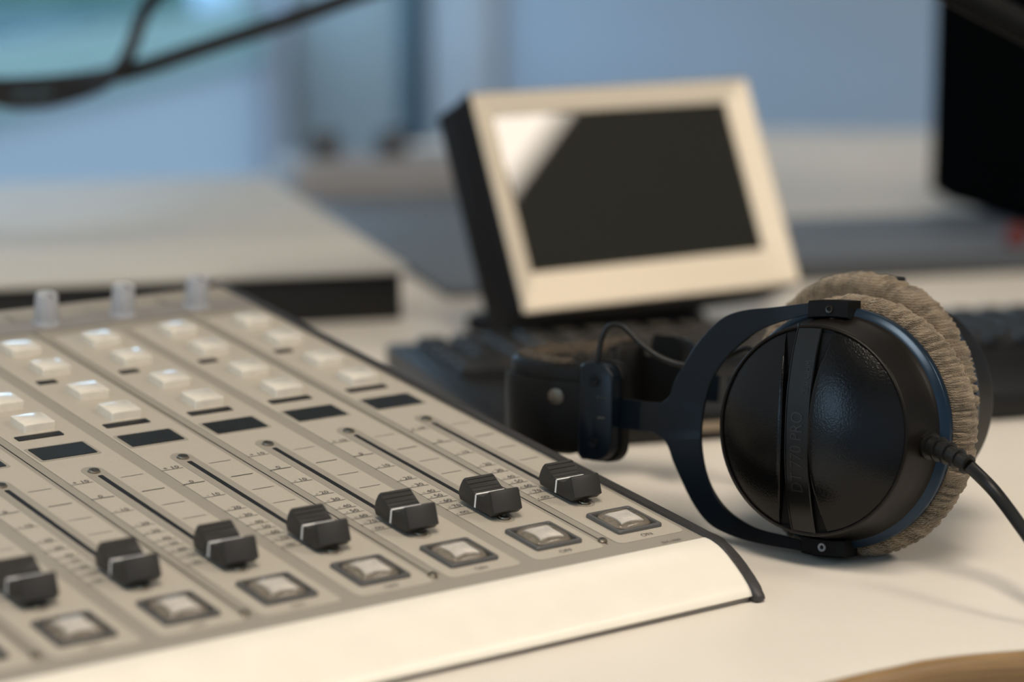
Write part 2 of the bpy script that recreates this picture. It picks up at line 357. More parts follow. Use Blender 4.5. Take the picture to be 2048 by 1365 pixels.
# big illuminated-type button
def frame_mesh():
    bm = bmesh.new(); o_ = rrect(.0222, .0212, .0012); i_ = rrect(.0188, .0178, .0009); z0, z1 = 0, .0016
    rings = [[(x, y, z) for x, y in q] for q, z in ((o_, z0), (o_, z1-.0004), (rrect(.0216, .0206, .0012), z1), (rrect(.0193, .0183, .0009), z1), (i_, z1-.0004), (i_, z0+.0001))]
    loft(bm, rings, True, False); return mesh('button_frame', bm, M['frame'], 40)
me_frame = frame_mesh()
me_rec = flat(rrect(.0190, .0180, .0008), .0006, M['hole'], 'button_recess', .0004)
def dome_grid(w, h, z0, H, n=18, p=2.6, base=0.0):
    bm = bmesh.new(); G = []
    for j in range(n+1):
        row = []
        for i in range(n+1):
            a, b_ = -1+2*i/n, -1+2*j/n
            k = 1-.10*(a*a+b_*b_-a*a*b_*b_)
            fx, fy = a*(1-.12*b_*b_*b_*b_), b_*(1-.12*a*a*a*a)
            hh = max(0, (1-abs(a)**p))**.5*max(0, (1-abs(b_)**p))**.5
            row.append(bm.verts.new((fx*w/2, fy*h/2, z0+H*hh)))
        G.append(row)
    for j in range(n):
        for i in range(n): bm.faces.new((G[j][i], G[j][i+1], G[j+1][i+1], G[j+1][i]))
    e = [e for e in bm.edges if e.is_boundary]
    r_ = bmesh.ops.extrude_edge_only(bm, edges=e); vs = [v for v in r_['geom'] if isinstance(v, bmesh.types.BMVert)]
    for v in vs: v.co.z = z0-.0006
    bmesh.ops.holes_fill(bm, edges=[e for e in bm.edges if e.is_boundary], sides=0)
    return bm
me_dome = mesh('clear_cap', dome_grid(.0178, .0168, .0007, .0026), M['clear'], 60)
def diff_mesh():
    pts = []; n_ = 6
    for k in range(4):
        a0 = radians(45+90*k); a1 = a0+pi/2; p = Vector((cos(a0), sin(a0)))*.0076; q = Vector((cos(a1), sin(a1)))*.0076
        for i in range(n_): t = i/n_; m_ = p.lerp(q, t)*(1-.14*sin(pi*t)); pts.append((m_.x, m_.y*.94))
    bm = bmesh.new(); prism(bm, pts, .0004, .0016, .0003); return mesh('diffuser', bm, M['diff'], 40)
me_skirt = flat(rrect(.0166, .0156, .0030), .0009, mat('smoky_clear_plastic', (.20, .175, .14), .35, var=.25, scale=700), 'inner_skirt', .0003)
me_diff = diff_mesh()
# fader cap: profile (dv,z) extruded across u
def cap_mesh():
    pr = [(-.0100, .0022), (-.0123, .0044), (-.0092, .0109), (-.0086, .0117), (-.0078, .0117), (-.0070, .0111), (-.0062, .0098), (-.0052, .0083), (-.0036, .0077), (-.0010, .0078), (.0010, .0079), (.0030, .0083), (.0047, .0092), (.0068, .0109), (.0078, .0117), (.0086, .0117), (.0096, .0106), (.0108, .0080), (.0115, .0050), (.0112, .0040), (.0100, .0022)]
    bm = bmesh.new(); extr_profile(bm, pr, -.0070, .0070)
    bmesh.ops.bevel(bm, geom=[e for e in bm.edges if abs(e.verts[0].co.x-e.verts[1].co.x) < 1e-6], offset=.0005, segments=2, profile=.5, affect='EDGES')
    return mesh('fader_cap', bm, M['cap'], 28)
me_cap = cap_mesh()
def cap_line():
    bm = bmesh.new(); w_ = .00042
    q = [(-.00712, .0024), (-.00712, .0075), (-.0068, .00802), (.0068, .00802), (.00712, .0075), (.00712, .0024)]
    loft(bm, [[(x, y, z) for x, z in q] for y in (-w_, w_)]); return mesh('white_line', bm, M['white'])
me_line = cap_line()
def cap_ribs():
    bm = bmesh.new()
    for y, z in ((.0040, .00885), (.0057, .01010), (.0072, .01130), (.0022, .00818)):
        box(bm, -.0068, .0068, y-.00011, y+.00011, z-.0003, z+.00005)
    return mesh('grip_grooves', bm, M['black'])
me_ribs = cap_ribs()
me_stem = boxm('fader_stem', (-.0007, .0007, -.004, .004, -.001, .0030), M['steel_dark'])
def screw_mesh(r=.0026, m='screw'):
    bm = bmesh.new(); lathe(bm, [(.0001, .00095), (r*.30, .00095), (r*.34, .0004), (r*.36, .0004), (r*.40, .0011), (r*.8, .0010), (r*.86, .0006), (r, .0004), (r, 0)], 20); return mesh('screw', bm, M[m], 30)
me_scr = screw_mesh(); me_scr2 = screw_mesh(.0019)
# displays
me_disp = flat(rrect(.0243, .0133, .0006), .0006, M['lcd'], 'channel_display', .0004)
me_dispf = flat(rrect(.0272, .0160, .0014), .0004, M['panel_dark'], 'display_surround')
me_bar = flat(rrect(.0205, .0048, .0006), .0006, M['slot'], 'indicator_window', .0004)
me_bar2 = flat(rrect(.0090, .0045, .0006), .0006, M['slot'], 'small_indicator', .0004)
def glyphs():
    bm = bmesh.new(); add_text(bm, '. . . . . . . .', .0042, 0, -.0040, .0007); return mesh('display_dots', bm, mat('faint_olive_pixels', (.075, .08, .03), .4))
me_glyph = glyphs()
me_key = None
def key_mesh():
    bm = bmesh.new(); prism(bm, rrect(.0140, .0135, .0010), 0, .0034, .0007); return mesh('square_button', bm, M['keycap'], 40)
me_key = key_mesh()
def knob_mesh():
    bm = bmesh.new(); lathe(bm, [(.0064, 0), (.0062, .0010), (.0056, .0014), (.0052, .0135), (.0047, .0145), (.0001, .0147)], 28); return mesh('knob', bm, M['knob'], 35)
me_knob = knob_mesh()
me_kline = boxm('knob_pointer', (-.0004, .0004, -.0053, -.001, .0140, .0150), M['ink'])
me_label = flat(rrect(.036, .020, .002), .00045, M['band_dark'], 'label_strip')
seam_me = boxm('module_seam', (-.00022, .00022, -.0155, .330, 0, .00015), M['slot'])
for k in range(NCH):
    u = -.04*k
    link('channel_inlay', me_inlay, mc, pw(u, 0))
    link('fader_surround', me_stad, mc, pw(u, 0)); link('fader_slot', me_slot, mc, pw(u, 0))
    pr_ = link('scale_print', me_print, mc, pw(u, 0))
    for v in (.131, .0225): link('screw', me_scr, mc, pw(u-.0018, v, .0003))
    c = link('fader_cap', me_cap, mc, pw(u-.0018, .0325)); link('white_line', me_line, c, pw(u-.0018, .0325)); link('grip_grooves', me_ribs, c, pw(u-.0018, .0325)); link('fader_stem', me_stem, c, pw(u-.0018, .0325))
    b_ = link('button_frame', me_frame, mc, pw(u, 0, .0002)); link('button_recess', me_rec, b_, pw(u, 0, .0002)); link('diffuser', me_diff, b_, pw(u, 0, .0003)); link('inner_skirt', me_skirt, b_, pw(u, 0, .0002)); link('clear_cap', me_dome, b_, pw(u, 0, .0004))
    link('button_print', me_on if k % 2 == 0 else me_off, mc, pw(u-.0005, -.0158))
    link('display_surround', me_dispf, mc, pw(u-.002, .1564)); d_ = link('channel_display', me_disp, mc, pw(u-.002, .1564)); link('display_dots', me_glyph, d_, pw(u-.002, .1564))
    link('indicator_window', me_bar, mc, pw(u-.0025, .1757)); link('small_indicator', me_bar2, mc, pw(u-.008, .2355))
    for v in (.1875, .2150, .2490, .2770): link('square_button', me_key, mc, pw(u+.0005, v, .0003))
    kn = link('knob', me_knob, mc, pw(u-.0095, .3110, .0004)); link('knob_pointer', me_kline, kn, pw(u-.0095, .3110, .0004))
    if k % 2 == 1:
        link('module_seam', seam_me, mc, pw(u+.0192, 0)); link('screw', me_scr2, mc, pw(u+.0192, -.0124, .0002))
bm = bmesh.new(); prism(bm, [(UL, .302), (UR-.0015, .302), (UR-.0015, .3185), (UL, .3185)], .0002, .00042)
link('knob_row_band', mesh('knob_row_band', bm, M['band_dark']), mc, PM)
bm = bmesh.new(); add_text(bm, 'DX-1020', .0026, .0044, -.0245, .0003, .95); link('model_print', mesh('model_print', bm, M['ink']), mc, PM)

# ================================================================= HEADPHONES
hn = Vector((-0.9475353, -0.29331117, 0.12706461)); ha = Vector((-0.29570805, 0.95527836, 0)); hb = Vector((0.12138207, 0.03757403, 0.99189444)); hc = Vector((.0961, -.022, .05253))
def frame(o, x, y, z): return Matrix(((x.x, y.x, z.x, o.x), (x.y, y.y, z.y, o.y), (x.z, y.z, z.z, o.z), (0, 0, 0, 1)))
HN = frame(hc, ha, hb, hn)                    # near cup: x=towards headband, y=up, z=outward (left-handed fixed by normals recalculation)
n2 = (-hn-.10*ha).normalized(); a2 = (ha-n2*ha.dot(n2)).normalized(); b2 = n2.cross(a2); b2 = b2 if b2.z > 0 else -b2
HF = frame(hc-.047*hn+.0095*ha+.0085*hb, a2, b2, n2)
hp = thing('headphones', (.10, .03, 0), 'black over-ear studio headphones with beige velour pads lying on the table', 'headphones')
TW = radians(-3.3)
def hshape(x, y):
    r = math.hypot(x, y)/.0414
    if r > 1: return 0
    ax = abs((x-.0022)*cos(TW)+y*sin(TW)*1.0)          # distance from label axis
    dome = .0110*(1-r**2.3)+.0012
    ch = .0062*(1-(abs(y)/.0414)**2.4)*(1-.3*(abs(x)/.0414)**2)+.0006
    w_ = .0078+.0016*(y/.0414)**2
    t = min(1, max(0, (ax-w_)/.0012)); t = t*t*(3-2*t)
    return (ch+(dome-ch)*t)*(1 if r < .97 else 1)
def cup(F, near):
    mir = 1 if near else -1
    bm = bmesh.new(); prof = [(.0406, .0245), (.0409, .0254), (.0414, .0257), (.0419, .0254), (.0422, .0246), (.0424, .0230), (.0427, .0215), (.0436, .0130), (.0447, .0070), (.0452, .0056), (.0460, .0046)]
    lathe(bm, prof, 96)
    link('ear_cup_housing', mesh('ear_cup_housing', bm, M['housing'], 40), hp, F)
    bm = bmesh.new(); lathe(bm, [(.0459, .0047), (.0470, .0042), (.0482, .0030), (.0487, .0026), (.0490, .0020), (.0490, -.0008), (.0484, -.0016), (.0440, -.0016)], 96)
    link('housing_rim', mesh('housing_rim', bm, M['rim'], 35), hp, F)
    # domed outer cap: two bulging halves beside the recessed label channel
    RC = .0411
    def xo_(y): return .0022-y*math.tan(TW)
    def ww(y): return .0060+.0052*(y/RC)**2
    def zd(x, y): r = min(1, math.hypot(x, y)/RC); return .0247+.0112*(1-r**2.3)
    bm = bmesh.new()
    for sd_ in (1, -1):
        ys = [y_ for y_ in [RC*sin(pi/2*(-1+2*i/80)) for i in range(81)] if math.sqrt(max(0, RC*RC-y_*y_)) > abs(xo_(y_)+sd_*ww(y_))+.0004]
        G = []
        for y_ in ys:
            xw = xo_(y_)+sd_*ww(y_); xe = sd_*math.sqrt(RC*RC-y_*y_); n_ = 34
            row = [bm.verts.new((xw-sd_*.0003, y_, .0238))]
            for i in range(n_+1):
                x = xw+(xe-xw)*(i/n_); z = zd(x, y_)
                if i == 0: z -= .0006
                row.append(bm.verts.new((x, y_, z)))
            row.append(bm.verts.new((xe, y_, .0238))); G.append(row)
        for a_, b__ in zip(G, G[1:]):
            for i in range(len(a_)-1): bm.faces.new((a_[i], a_[i+1], b__[i+1], b__[i]))
    link('housing_cap', mesh('housing_cap', bm, M['leath'], 50), hp, F)
    bm = bmesh.new(); rings = []
    for i in range(41):
        y_ = -.0405+.081*i/40; z = .0238+.0060*(1-(abs(y_)/.0405)**2.4)
        w_ = min(ww(y_)+.0005, math.sqrt(max(1e-8, RC*RC-y_*y_)))
        rings.append([(xo_(y_)-w_, y_, .0225), (xo_(y_)-w_, y_, z), (xo_(y_)+w_, y_, z), (xo_(y_)+w_, y_, .0225)])
    loft(bm, rings); link('cap_channel', mesh('cap_channel', bm, M['blackp'], 50), hp, F)
    bm = bmesh.new(); lathe(bm, [(.0001, .0242), (.0410, .0242)], 64); link('cap_base', mesh('cap_base', bm, M['blackp']), hp, F)
    # raised label strip following the arc
    bm = bmesh.new(); W2 = .0056; nn = 36; rings = []
    def sh(y): return .0243+.0094*(1-(abs(y)/.0432)**2.3)
    for i in range(nn+1):
        y = -.0418+.0836*i/nn; z = sh(y); xo = .0022-y*math.tan(TW)
        rings.append([(xo+q, y, z_) for q, z_ in ((-W2, .0235), (-W2, z-.0004), (-W2+.0004, z), (-W2+.0008, z), (-W2+.0009, z-.00035), (W2-.0009, z-.00035), (W2-.0008, z), (W2-.0004, z), (W2, z-.0004), (W2, .0235))])
    loft(bm, rings)
    ls = link('label_strip', mesh('label_strip', bm, M['gloss'], 35), hp, F)
    if near:
        bm = bmesh.new()
        def put(body, size, yc, xoff, sx=1.0):
            V, Fc = text_mesh(body, size, sx, 'CENTER', .00012)
            vs = []
            for a, b_, c in V:            # text runs upwards (reading direction = +y); glyph top points to +x (left in view)
                y = yc+a; x = xoff+b_
                vs.append(bm.verts.new((x+.0022-y*math.tan(TW), y, sh(y)-.00028+c)))
            for f in Fc:
                try: bm.faces.new([vs[i] for i in f])
                except ValueError: pass
        put('DT 770 PRO', .0076, -.0085, -.0024, .80); put('250 OHM', .0034, .0215, -.0040, .95)
        link('raised_lettering', mesh('raised_lettering', bm, mat('raised_black_lettering', (.010, .0095, .009), .25)), ls, F)
    # ear pad
    bm = bmesh.new(); na, npf = 520, 34; rings = []
    zt = -.0212
    prof = []
    for k in range(npf):
        t = k/(npf-1)
        a = -pi/2-.15+t*(pi*1.18)                    # cross-section angle, outer bulge then inner face
        prof.append((.0418+.0108*max(0, cos(a))**.75+(.0 if cos(a) > 0 else .004*cos(a)), zt/2-.0103*sin(a)*-1))
    prof = [(.0462, -.0010), (.0492, -.0016), (.0507, -.0028), (.0519, -.0048), (.0526, -.0072), (.0530, -.0098), (.0530, -.0124), (.0526, -.0150), (.0518, -.0174), (.0504, -.0194), (.0484, -.0208), (.0458, -.0214), (.0425, -.0213), (.0392, -.0205), (.0365, -.0188), (.0350, -.0160), (.0345, -.0100), (.0345, -.0040)]
    # refine profile
    pf = [(v.x, v.y) for v in catmull([(r, z, 0) for r, z in prof], 3)]
    sd = 0 if near else 37
    for r, z in pf:
        ring = []; edge = math.exp(-((z+.003)/.0075)**2)
        for i in range(na):
            th = 2*pi*i/na; c_, s_ = cos(th), sin(th)
            wv = noise.noise(Vector((c_*9+sd, s_*9, z*45)))*.9+.75*noise.noise(Vector((c_*26+sd, s_*26, z*70)))+.35*noise.noise(Vector((c_*60+sd, s_*60, z*160)))
            gather = (-abs(noise.noise(Vector((c_*30, s_*30+sd, 3+z*25))))+.25)
            rr = r+wv*.00062+gather*.0052*(.40+.60*edge)
            p = F @ Vector((rr*c_, rr*s_, z+wv*.0003))
            if p.z < .0006: p.z = .0006
            ring.append(p)
        rings.append(ring)
    loft(bm, rings, True, False)
    link('ear_pad', mesh('ear_pad', bm, M['velour'], 180), hp)
    bm = bmesh.new(); lathe(bm, [(.0001, -.0030), (.0360, -.0030), (.0380, -.0012), (.0440, -.0012)], 48)
    link('driver_baffle', mesh('driver_baffle', bm, M['blackp']), hp, F)
    # yoke: flat fork plate, outline measured on the plate's plane
    ins = [(10.2, -47.4), (18.7, -46.4), (31.6, -45.0), (43.9, -40.1), (52.8, -31.9), (58.3, -20.3), (60.4, -5.3), (57.5, 12.2), (49.8, 24.3), (38.9, 34.4), (31.9, 38.4), (22, 42.4), (14.6, 44.8)]
    out = [(15.0, 49.4), (29.5, 46.3), (45.2, 43.2), (55.5, 38.4), (65.4, 27.4), (71.2, 17.3), (74.9, 10.2), (76.5, 4.6), (79.0, 1.9), (82.5, .7), (88, .3), (88, -12.2), (84.5, -11.9), (79.7, -13.4), (76.6, -15.6), (74.4, -18.9), (71.8, -23.9), (62.2, -37.9), (53.2, -46.2), (43.0, -49.5), (31.0, -51.0), (9.8, -51.6)]
    def dens(pts, closed=False):
        return [(v.x/1000, v.y/1000) for v in catmull([(x, y, 0) for x, y in pts], 4)]
    def dens2(pts):                      # keep the stem's straight end corners
        i = pts.index((88, .3)); return dens(pts[:i+1])+dens(pts[i+1:])
    I_, O_ = dens(ins), dens2(out)
    cx_, cy_ = .020, -.003
    ang = lambda p: math.atan2(p[1]-cy_, p[0]-cx_)
    Ia = sorted((ang(p), p) for p in I_)
    def inner(a):
        for (a0, p0), (a1, p1) in zip(Ia, Ia[1:]):
            if a0 <= a <= a1:
                t = (a-a0)/(a1-a0+1e-12); return (p0[0]+(p1[0]-p0[0])*t, p0[1]+(p1[1]-p0[1])*t)
        return Ia[0][1] if a < Ia[0][0] else Ia[-1][1]
    bm = bmesh.new(); rings = []
    for p0_ in O_:
        p = p0_; q = inner(ang(p)); fs = 1 if near else .925; p = (p[0]*fs, p[1]*fs); q = (q[0]*fs, q[1]*fs); rings.append([(p[0], p[1], .0073), (p[0], p[1], .0087), (p[0]*.985+q[0]*.015, p[1]*.985+q[1]*.015, .0089), (q[0]*.98+p[0]*.02, q[1]*.98+p[1]*.02, .0089), (q[0], q[1], .0087), (q[0], q[1], .0073)])
    loft(bm, rings)
    # give arms a gentle curve towards the pivots
    for v in bm.verts:
        if v.co.x < .03: v.co.z -= (0.03-v.co.x)*.10
    yk = link('yoke', mesh('yoke', bm, M['yoke'], 30), hp, F)
    bm = bmesh.new(); rings = []
    for x, z in ((.086, .0080), (.089, .0078), (.092, .0066), (.096, .0054), (.106, .0050), (.116, .0046)):
        yy = -.0059-(x-.088)*.03; rings.append([(x, yy-.0062, z-.0008), (x, yy+.0062, z-.0008), (x, yy+.0062, z+.0008), (x, yy-.0062, z+.0008)])
    loft(bm, rings); link('yoke_stem', mesh('yoke_stem', bm, M['yoke'], 60), hp, F)
    # pivot blocks
    for s in (1, -1):
        R_ = F @ Matrix.Rotation(TW, 4, 'Z')
        bm = bmesh.new(); rings = []
        for i in range(9):
            x = (-.0066+.0178*i/8) if s > 0 else (-.0086+.0196*i/8); cy = s*(.0482 - (x*x)*7.0*.9)
            rings.append([(x, cy+s*q, z) for q, z in ((-.0036, .0015), (-.0036, .0095), (-.0030, .0104), (.0030, .0104), (.0037, .0096), (.0037, -.001), (.001, -.001))])
        loft(bm, rings); pb = link('pivot_block', mesh('pivot_block', bm, M['blackp'], 40), hp, R_)
        bm = bmesh.new(); lathe(bm, [(.0001, .0102), (.0008, .0102), (.0009, .0108), (.0016, .0110), (.0018, .0106), (.0018, .0100)], 20)
        link('screw', mesh('screw', bm, M['steel_dark'] if s > 0 else M['grey'], 30), pb, R_ @ Matrix.Translation((.0015, s*.0480, 0)))
        bm = bmesh.new(); lathe(bm, [(.0001, 0), (.0024, 0), (.0024, .006), (.0001, .006)], 20)
        link('pivot_pin', mesh('pivot_pin', bm, M['steel_dark'], 30), pb, R_ @ Matrix.Translation((.0012, s*.0420, .0066)) @ Matrix.Rotation(radians(-90*s), 4, 'X'))
    # slider block at the headband end
    R_ = F @ Matrix.Rotation(TW, 4, 'Z')
    def blk(z0, z1, grow=0):
        pts = []; x0, x1, y0, y1, r = .1022-grow, .1192, -.0208-grow, .0208+grow, .0075
        if 1:
            pts += [(x1, y0+.002), (x1, y1-.002), (x1-.002, y1)]
            for i in range(7):
                a = radians(90+90*i/6); pts.append((x0+r+r*cos(a), y1-r+r*sin(a)))
            for i in range(7):
                a = radians(180+90*i/6); pts.append((x0+r+r*cos(a), y0+r+r*sin(a)))
            pts.append((x1-.002, y0))
        bm = bmesh.new(); prism(bm, pts, z0, z1, .0012, 3); return bm
    ob = link('slider_block', mesh('slider_block', blk(.0062, .0128), M['gloss'] if 0 else M['yoke'], 40), hp, R_)
    link('slider_backplate', mesh('slider_backplate', blk(.0000, .0058, .0010), M['blackp'], 40), ob, R_)
    for y in (-.0132, .0132):
        bm = bmesh.new(); lathe(bm, [(.0001, .0122), (.0008, .0122), (.0009, .0129), (.0016, .0130), (.0018, .0127), (.0020, .0123), (.0026, .0123), (.0028, .0127), (.0029, .0120)], 24)
        link('screw', mesh('screw', bm, M['blackp'], 30), ob, R_ @ Matrix.Translation((.1108, y, .0004)))
    if near:
        bm = bmesh.new()
        for x in (.1055, .1073, .1091):
            r_ = bmesh.ops.create_icosphere(bm, subdivisions=1, radius=.00032); bmesh.ops.translate(bm, vec=(x, .0062, .0130), verts=r_['verts'])
        box(bm, .1057, .1091, -.0025, -.0023, .0127, .01285)
        link('braille_dots', mesh('braille_dots', bm, M['screw']), ob, R_)
    return R_
RN = cup(HN, True); RF = cup(HF, False)

# headband: swept along a plan curve from the near block to the far block
def hpos(x, y, z): return HN @ Vector((x, y, z))
s0 = RN @ Vector((.1185, 0, .0030)); s1 = RF @ Vector((.1185, 0, .0030))
d0 = (RN.to_3x3() @ Vector((1, 0, 0))); d1 = (RF.to_3x3() @ Vector((1, 0, 0)))
mid = (s0+s1)/2
def hq(l, q, z=.0425): v = mid+ha*l+hn*q; v.z = z; return v
ctrl = [s0, s0+d0*.012+hn*.0008, s0+d0*.024+hn*.0002, hq(.0425, .0225, .0435), hq(.0525, .0110), hq(.0535, -.0010), hq(.0485, -.0140), hq(.0365, -.0245, .0435), s1+d1*.024-hn*.001, s1+d1*.012-hn*.001, s1]
path = catmull(ctrl, 10)
def sweep(sec, p0=0.0, p1=1.0, fn=None):
    bm = bmesh.new(); n = len(path); i0, i1 = int(p0*(n-1)), int(p1*(n-1)); rings = []
    for i in range(i0, i1+1):
        t = path[min(i+1, n-1)]-path[max(i-1, 0)]; t.z = 0; t.normalize(); out = Vector((-t.y, t.x, 0))
        mid_ = (path[0]+path[-1])/2+ha*.03
        if out.dot(path[i]-mid_) < 0: out = -out
        s = (i-i0)/(i1-i0)
        rings.append([path[i]+out*(q+(fn(s, q, z) if fn else 0))+Vector((0, 0, z)) for q, z in sec(s)])
    loft(bm, rings); return bm
link('headband_strap', mesh('headband_strap', sweep(lambda s: [(0, -.0188), (.0012, -.0194), (.0024, -.0188), (.0030, -.015), (.0030, .009), (.0024, .0120), (.0010, .0124), (0, .012)], .0, 1.0), M['leather'], 50), hp)
def padsec(s):
    e = min(1, min(s, 1-s)/.05)**.5; th = .0125*e+.001
    return [(0.0, -.0188), (-.001, -.0206*(.9+.1*e)), (-th*.6, -.0206*(.85+.15*e)), (-th, -.017), (-th-.0006, 0), (-th, .0165), (-th*.6, .0195*(.85+.15*e)), (-.001, .0190), (0.0, .0178), (.0006, .0128)]
link('headband_pad', mesh('headband_pad', sweep(padsec, .055, .945, lambda s, q, z: (.0014*max(0, sin(s*150))**.6 if q < -.005 else 0)), M['leather'], 60), hp)
def topsec(s):
    e = min(1, min(s, 1-s)/.05)**.5; th = .0125*e+.001
    return [(-.0025, .0175), (-th*.9, .0155), (-th*.86, .0186), (-th*.5, .0212), (-.0030, .0202)]
link('headband_fleece', mesh('headband_fleece', sweep(topsec, .09, .91, lambda s, q, z: .0006*sin(s*170)), M['fleece'], 70), hp)
i_ = 14; pS = path[i_]; tS = (path[i_+1]-path[i_-1]); tS.z = 0; tS.normalize(); oS = Vector((-tS.y, tS.x, 0)); oS = oS if oS.dot(hn) > 0 else -oS
bm = bmesh.new(); lathe(bm, [(.0001, .0036), (.0030, .0035), (.0037, .0033), (.0039, .0029), (.0039, .0020)], 28)
link('snap_button', mesh('snap_button', bm, mat('dull_brass', (.16, .14, .11), .35, .9), 40), hp, frame(pS+Vector((0, 0, .0052)), tS, Vector((0, 0, 1)), oS), 'dull brass snap button')

# thin lead from the near slider block to the cup
bm = bmesh.new(); tube(bm, [hpos(.1160, .0125, .0050), hpos(.1148, .0235, .0052), hpos(.1115, .0300, .0050), hpos(.1050, .0308, .0045), hpos(.0960, .0245, .0040), hpos(.0860, .0190, .0020), hpos(.0740, .0170, -.0015), hpos(.0600, .0215, -.0040), hpos(.0480, .0270, -.0030), hpos(.0405, .0235, .0005)], .00125, 10, 6)
link('thin_lead', mesh('thin_lead', bm, M['rubber'], 60), hp)

# main cable with ribbed strain relief
J0 = hpos(-.0365, -.0025, .0100); J1 = hpos(-.0440, -.0035, .0118)
sr = [Vector(p) for p in ((.0, .0, .0),)]
A0 = hpos(-.0430, -.0008, .0108); A1 = hpos(-.0536, -.0023, .0140); A2 = hpos(-.0649, -.0059, .0170)
bm = bmesh.new(); tube(bm, [A0, A1, A2], lambda t: .0042-.0012*t, 14, 6)
link('strain_relief_core', mesh('strain_relief_core', bm, M['rubber'], 60), hp)
sp = catmull([A0, A1, A2], 12)
dirv = (sp[1]-sp[0]).normalized()
bm = bmesh.new()
tube(bm, [A0-dirv*.0045, A0+dirv*.0020], .0056, 8, 0)
link('cable_socket', mesh('cable_socket', bm, M['rubber'], 30), hp)
for k in (3, 8, 13, 18, 23):
    t = (sp[min(k+1, 24)]-sp[k-1]).normalized(); r_ = .0056-.0017*k/24
    bm = bmesh.new(); tube(bm, [sp[k]-t*.0008, sp[k]-t*.0006, sp[k]+t*.0006, sp[k]+t*.0008], lambda q, r_=r_: r_ if .2 < q < .8 else r_*.88, 16, 0)
    link('strain_relief_ring', mesh('strain_relief_ring', bm, M['rubber'], 40), hp)
cab = [A2, Vector((.1028, -.0990, .0396)), Vector((.0972, -.1189, .0293)), Vector((.0915, -.1395, .0178)), Vector((.0935, -.1540, .0095)), Vector((.108, -.166, .0035)), Vector((.14, -.172, .0030)), Vector((.20, -.165, .0030)), Vector((.30, -.14, .0030)), Vector((.42, -.09, .003))]
bm = bmesh.new(); tube(bm, cab, .0026, 14, 8)
link('cable', mesh('cable', bm, M['rubber'], 60), hp)

# ================================================================= THINGS BEHIND (second axis system, turned 22 degrees)
XR = Vector((.927, -.375, 0)).normalized(); YR = Vector((.375, .927, 0)).normalized()
def rot_frame(o): return frame(Vector(o), XR, YR, Vector((0, 0, 1)))
# keyboard
XK = (XR*cos(.026)+YR*sin(.026)).normalized(); YK = Vector((-XK.y, XK.x, 0)); KM = frame(Vector((.0945, .204, 0)), XK, YK, Vector((0, 0, 1))); kb = thing('keyboard', (.0945, .204, 0), 'black computer keyboard lying on the table behind the headphones', 'keyboard', None, math.atan2(XK.y, XK.x))
link('keyboard_case', boxm('keyboard_case', (0, .455, 0, .222, .0012, .0150), M['kbd'], .002), kb, KM)
link('front_grille', boxm('front_grille', (.098, .230, -.0016, .001, .0052, .0098), mat('fine_ribbed_metal_strip', (.26, .21, .15), .5, .3, scale=500, var=.1), .0004), kb, KM)
me_k = None
def pc_key(w=.0158):
    bm = bmesh.new(); loft(bm, [[(x, y, z) for x, y in rrect(w_*1, h_, .0012, 0, 0, 2)] for w_, h_, z in ((w, .0158, 0), (w-.0012, .0146, .0045), (w-.0030, .0128, .0062))]); return mesh('key', bm, M['kbd'], 40)
kk = {1: pc_key(), 2: pc_key(.0350), 6: pc_key(.1120)}
rows = [[1]*22, [1]*13+[2]+[1]*7, [1]*13+[2]+[1]*7, [2]+[1]*12+[2]+[1]*5, [2]+[1]*3+[6]+[1]*3+[2]+[1]*5]
for j, row in enumerate(rows):
    x = .012
    for w_ in row:
        wid = {1: .0190, 2: .0385, 6: .1150}[w_]
        if x+wid > .450: break
        link('key', kk[w_], kb, KM @ Matrix.Translation((x+wid/2, .200-j*.0195, .0149))); x += wid
# small tilted monitor
psi, tau = radians(4.1066), radians(25.139)
mm = Vector((-sin(psi), -cos(psi), 0)); wd_ = Vector((cos(psi), -sin(psi), 0)); uv_ = Vector((0, 0, 1))*cos(tau)-mm*sin(tau); nn_ = wd_.cross(uv_).normalized()
BLc = Vector((.24413, .37710, .030)); MW, MH = .2003, .1314
MM = frame(BLc, wd_, uv_, nn_)
if nn_.dot(CF) > 0: raise SystemExit('normal')
mo = thing('small_monitor', (.34, .45, 0), 'small tilted flat monitor with champagne bezel and dark glass', 'monitor', None, -psi)
bm = bmesh.new(); box(bm, -.001, MW+.001, -.001, MH+.001, -.040, -.0086, .0015); [box(bm, *q, -.0095, -.0015) for q in ((-.001, .0005, -.001, MH+.001), (MW-.0005, MW+.001, -.001, MH+.001), (-.001, MW+.001, -.001, .0005), (-.001, MW+.001, MH-.0005, MH+.001))]
link('monitor_case', mesh('monitor_case', bm, M['body'], 40), mo, MM)
bm = bmesh.new(); O4 = [(0, 0), (MW, 0), (MW, MH), (0, MH)]
I4_ = [(.0140, .0237), (.1836, .0237), (.1836, .1190), (.0140, .1190)]
loft(bm, [[(x, y, z) for x, y in q] for q, z in ((O4, -.0022), (O4, -.0006), ([(.0007, .0007), (MW-.0007, .0007), (MW-.0007, MH-.0007), (.0007, MH-.0007)], 0), (I4_, -.0050), (I4_, -.0085))], True, False)
link('bezel', mesh('bezel', bm, M['bezel']), mo, MM)
link('screen', boxm('screen', (.0130, .1846, .0227, .1200, -.0085, -.0060), M['screen']), mo, MM)
BM_ = frame(Vector((BLc.x, BLc.y, 0)), wd_, -mm, Vector((0, 0, 1)))
bm = bmesh.new(); prism(bm, rrect(.130, .085, .012, .095, .075), .0002, .010, .003)
link('monitor_foot', mesh('monitor_foot', bm, M['body'], 40), mo, BM_)
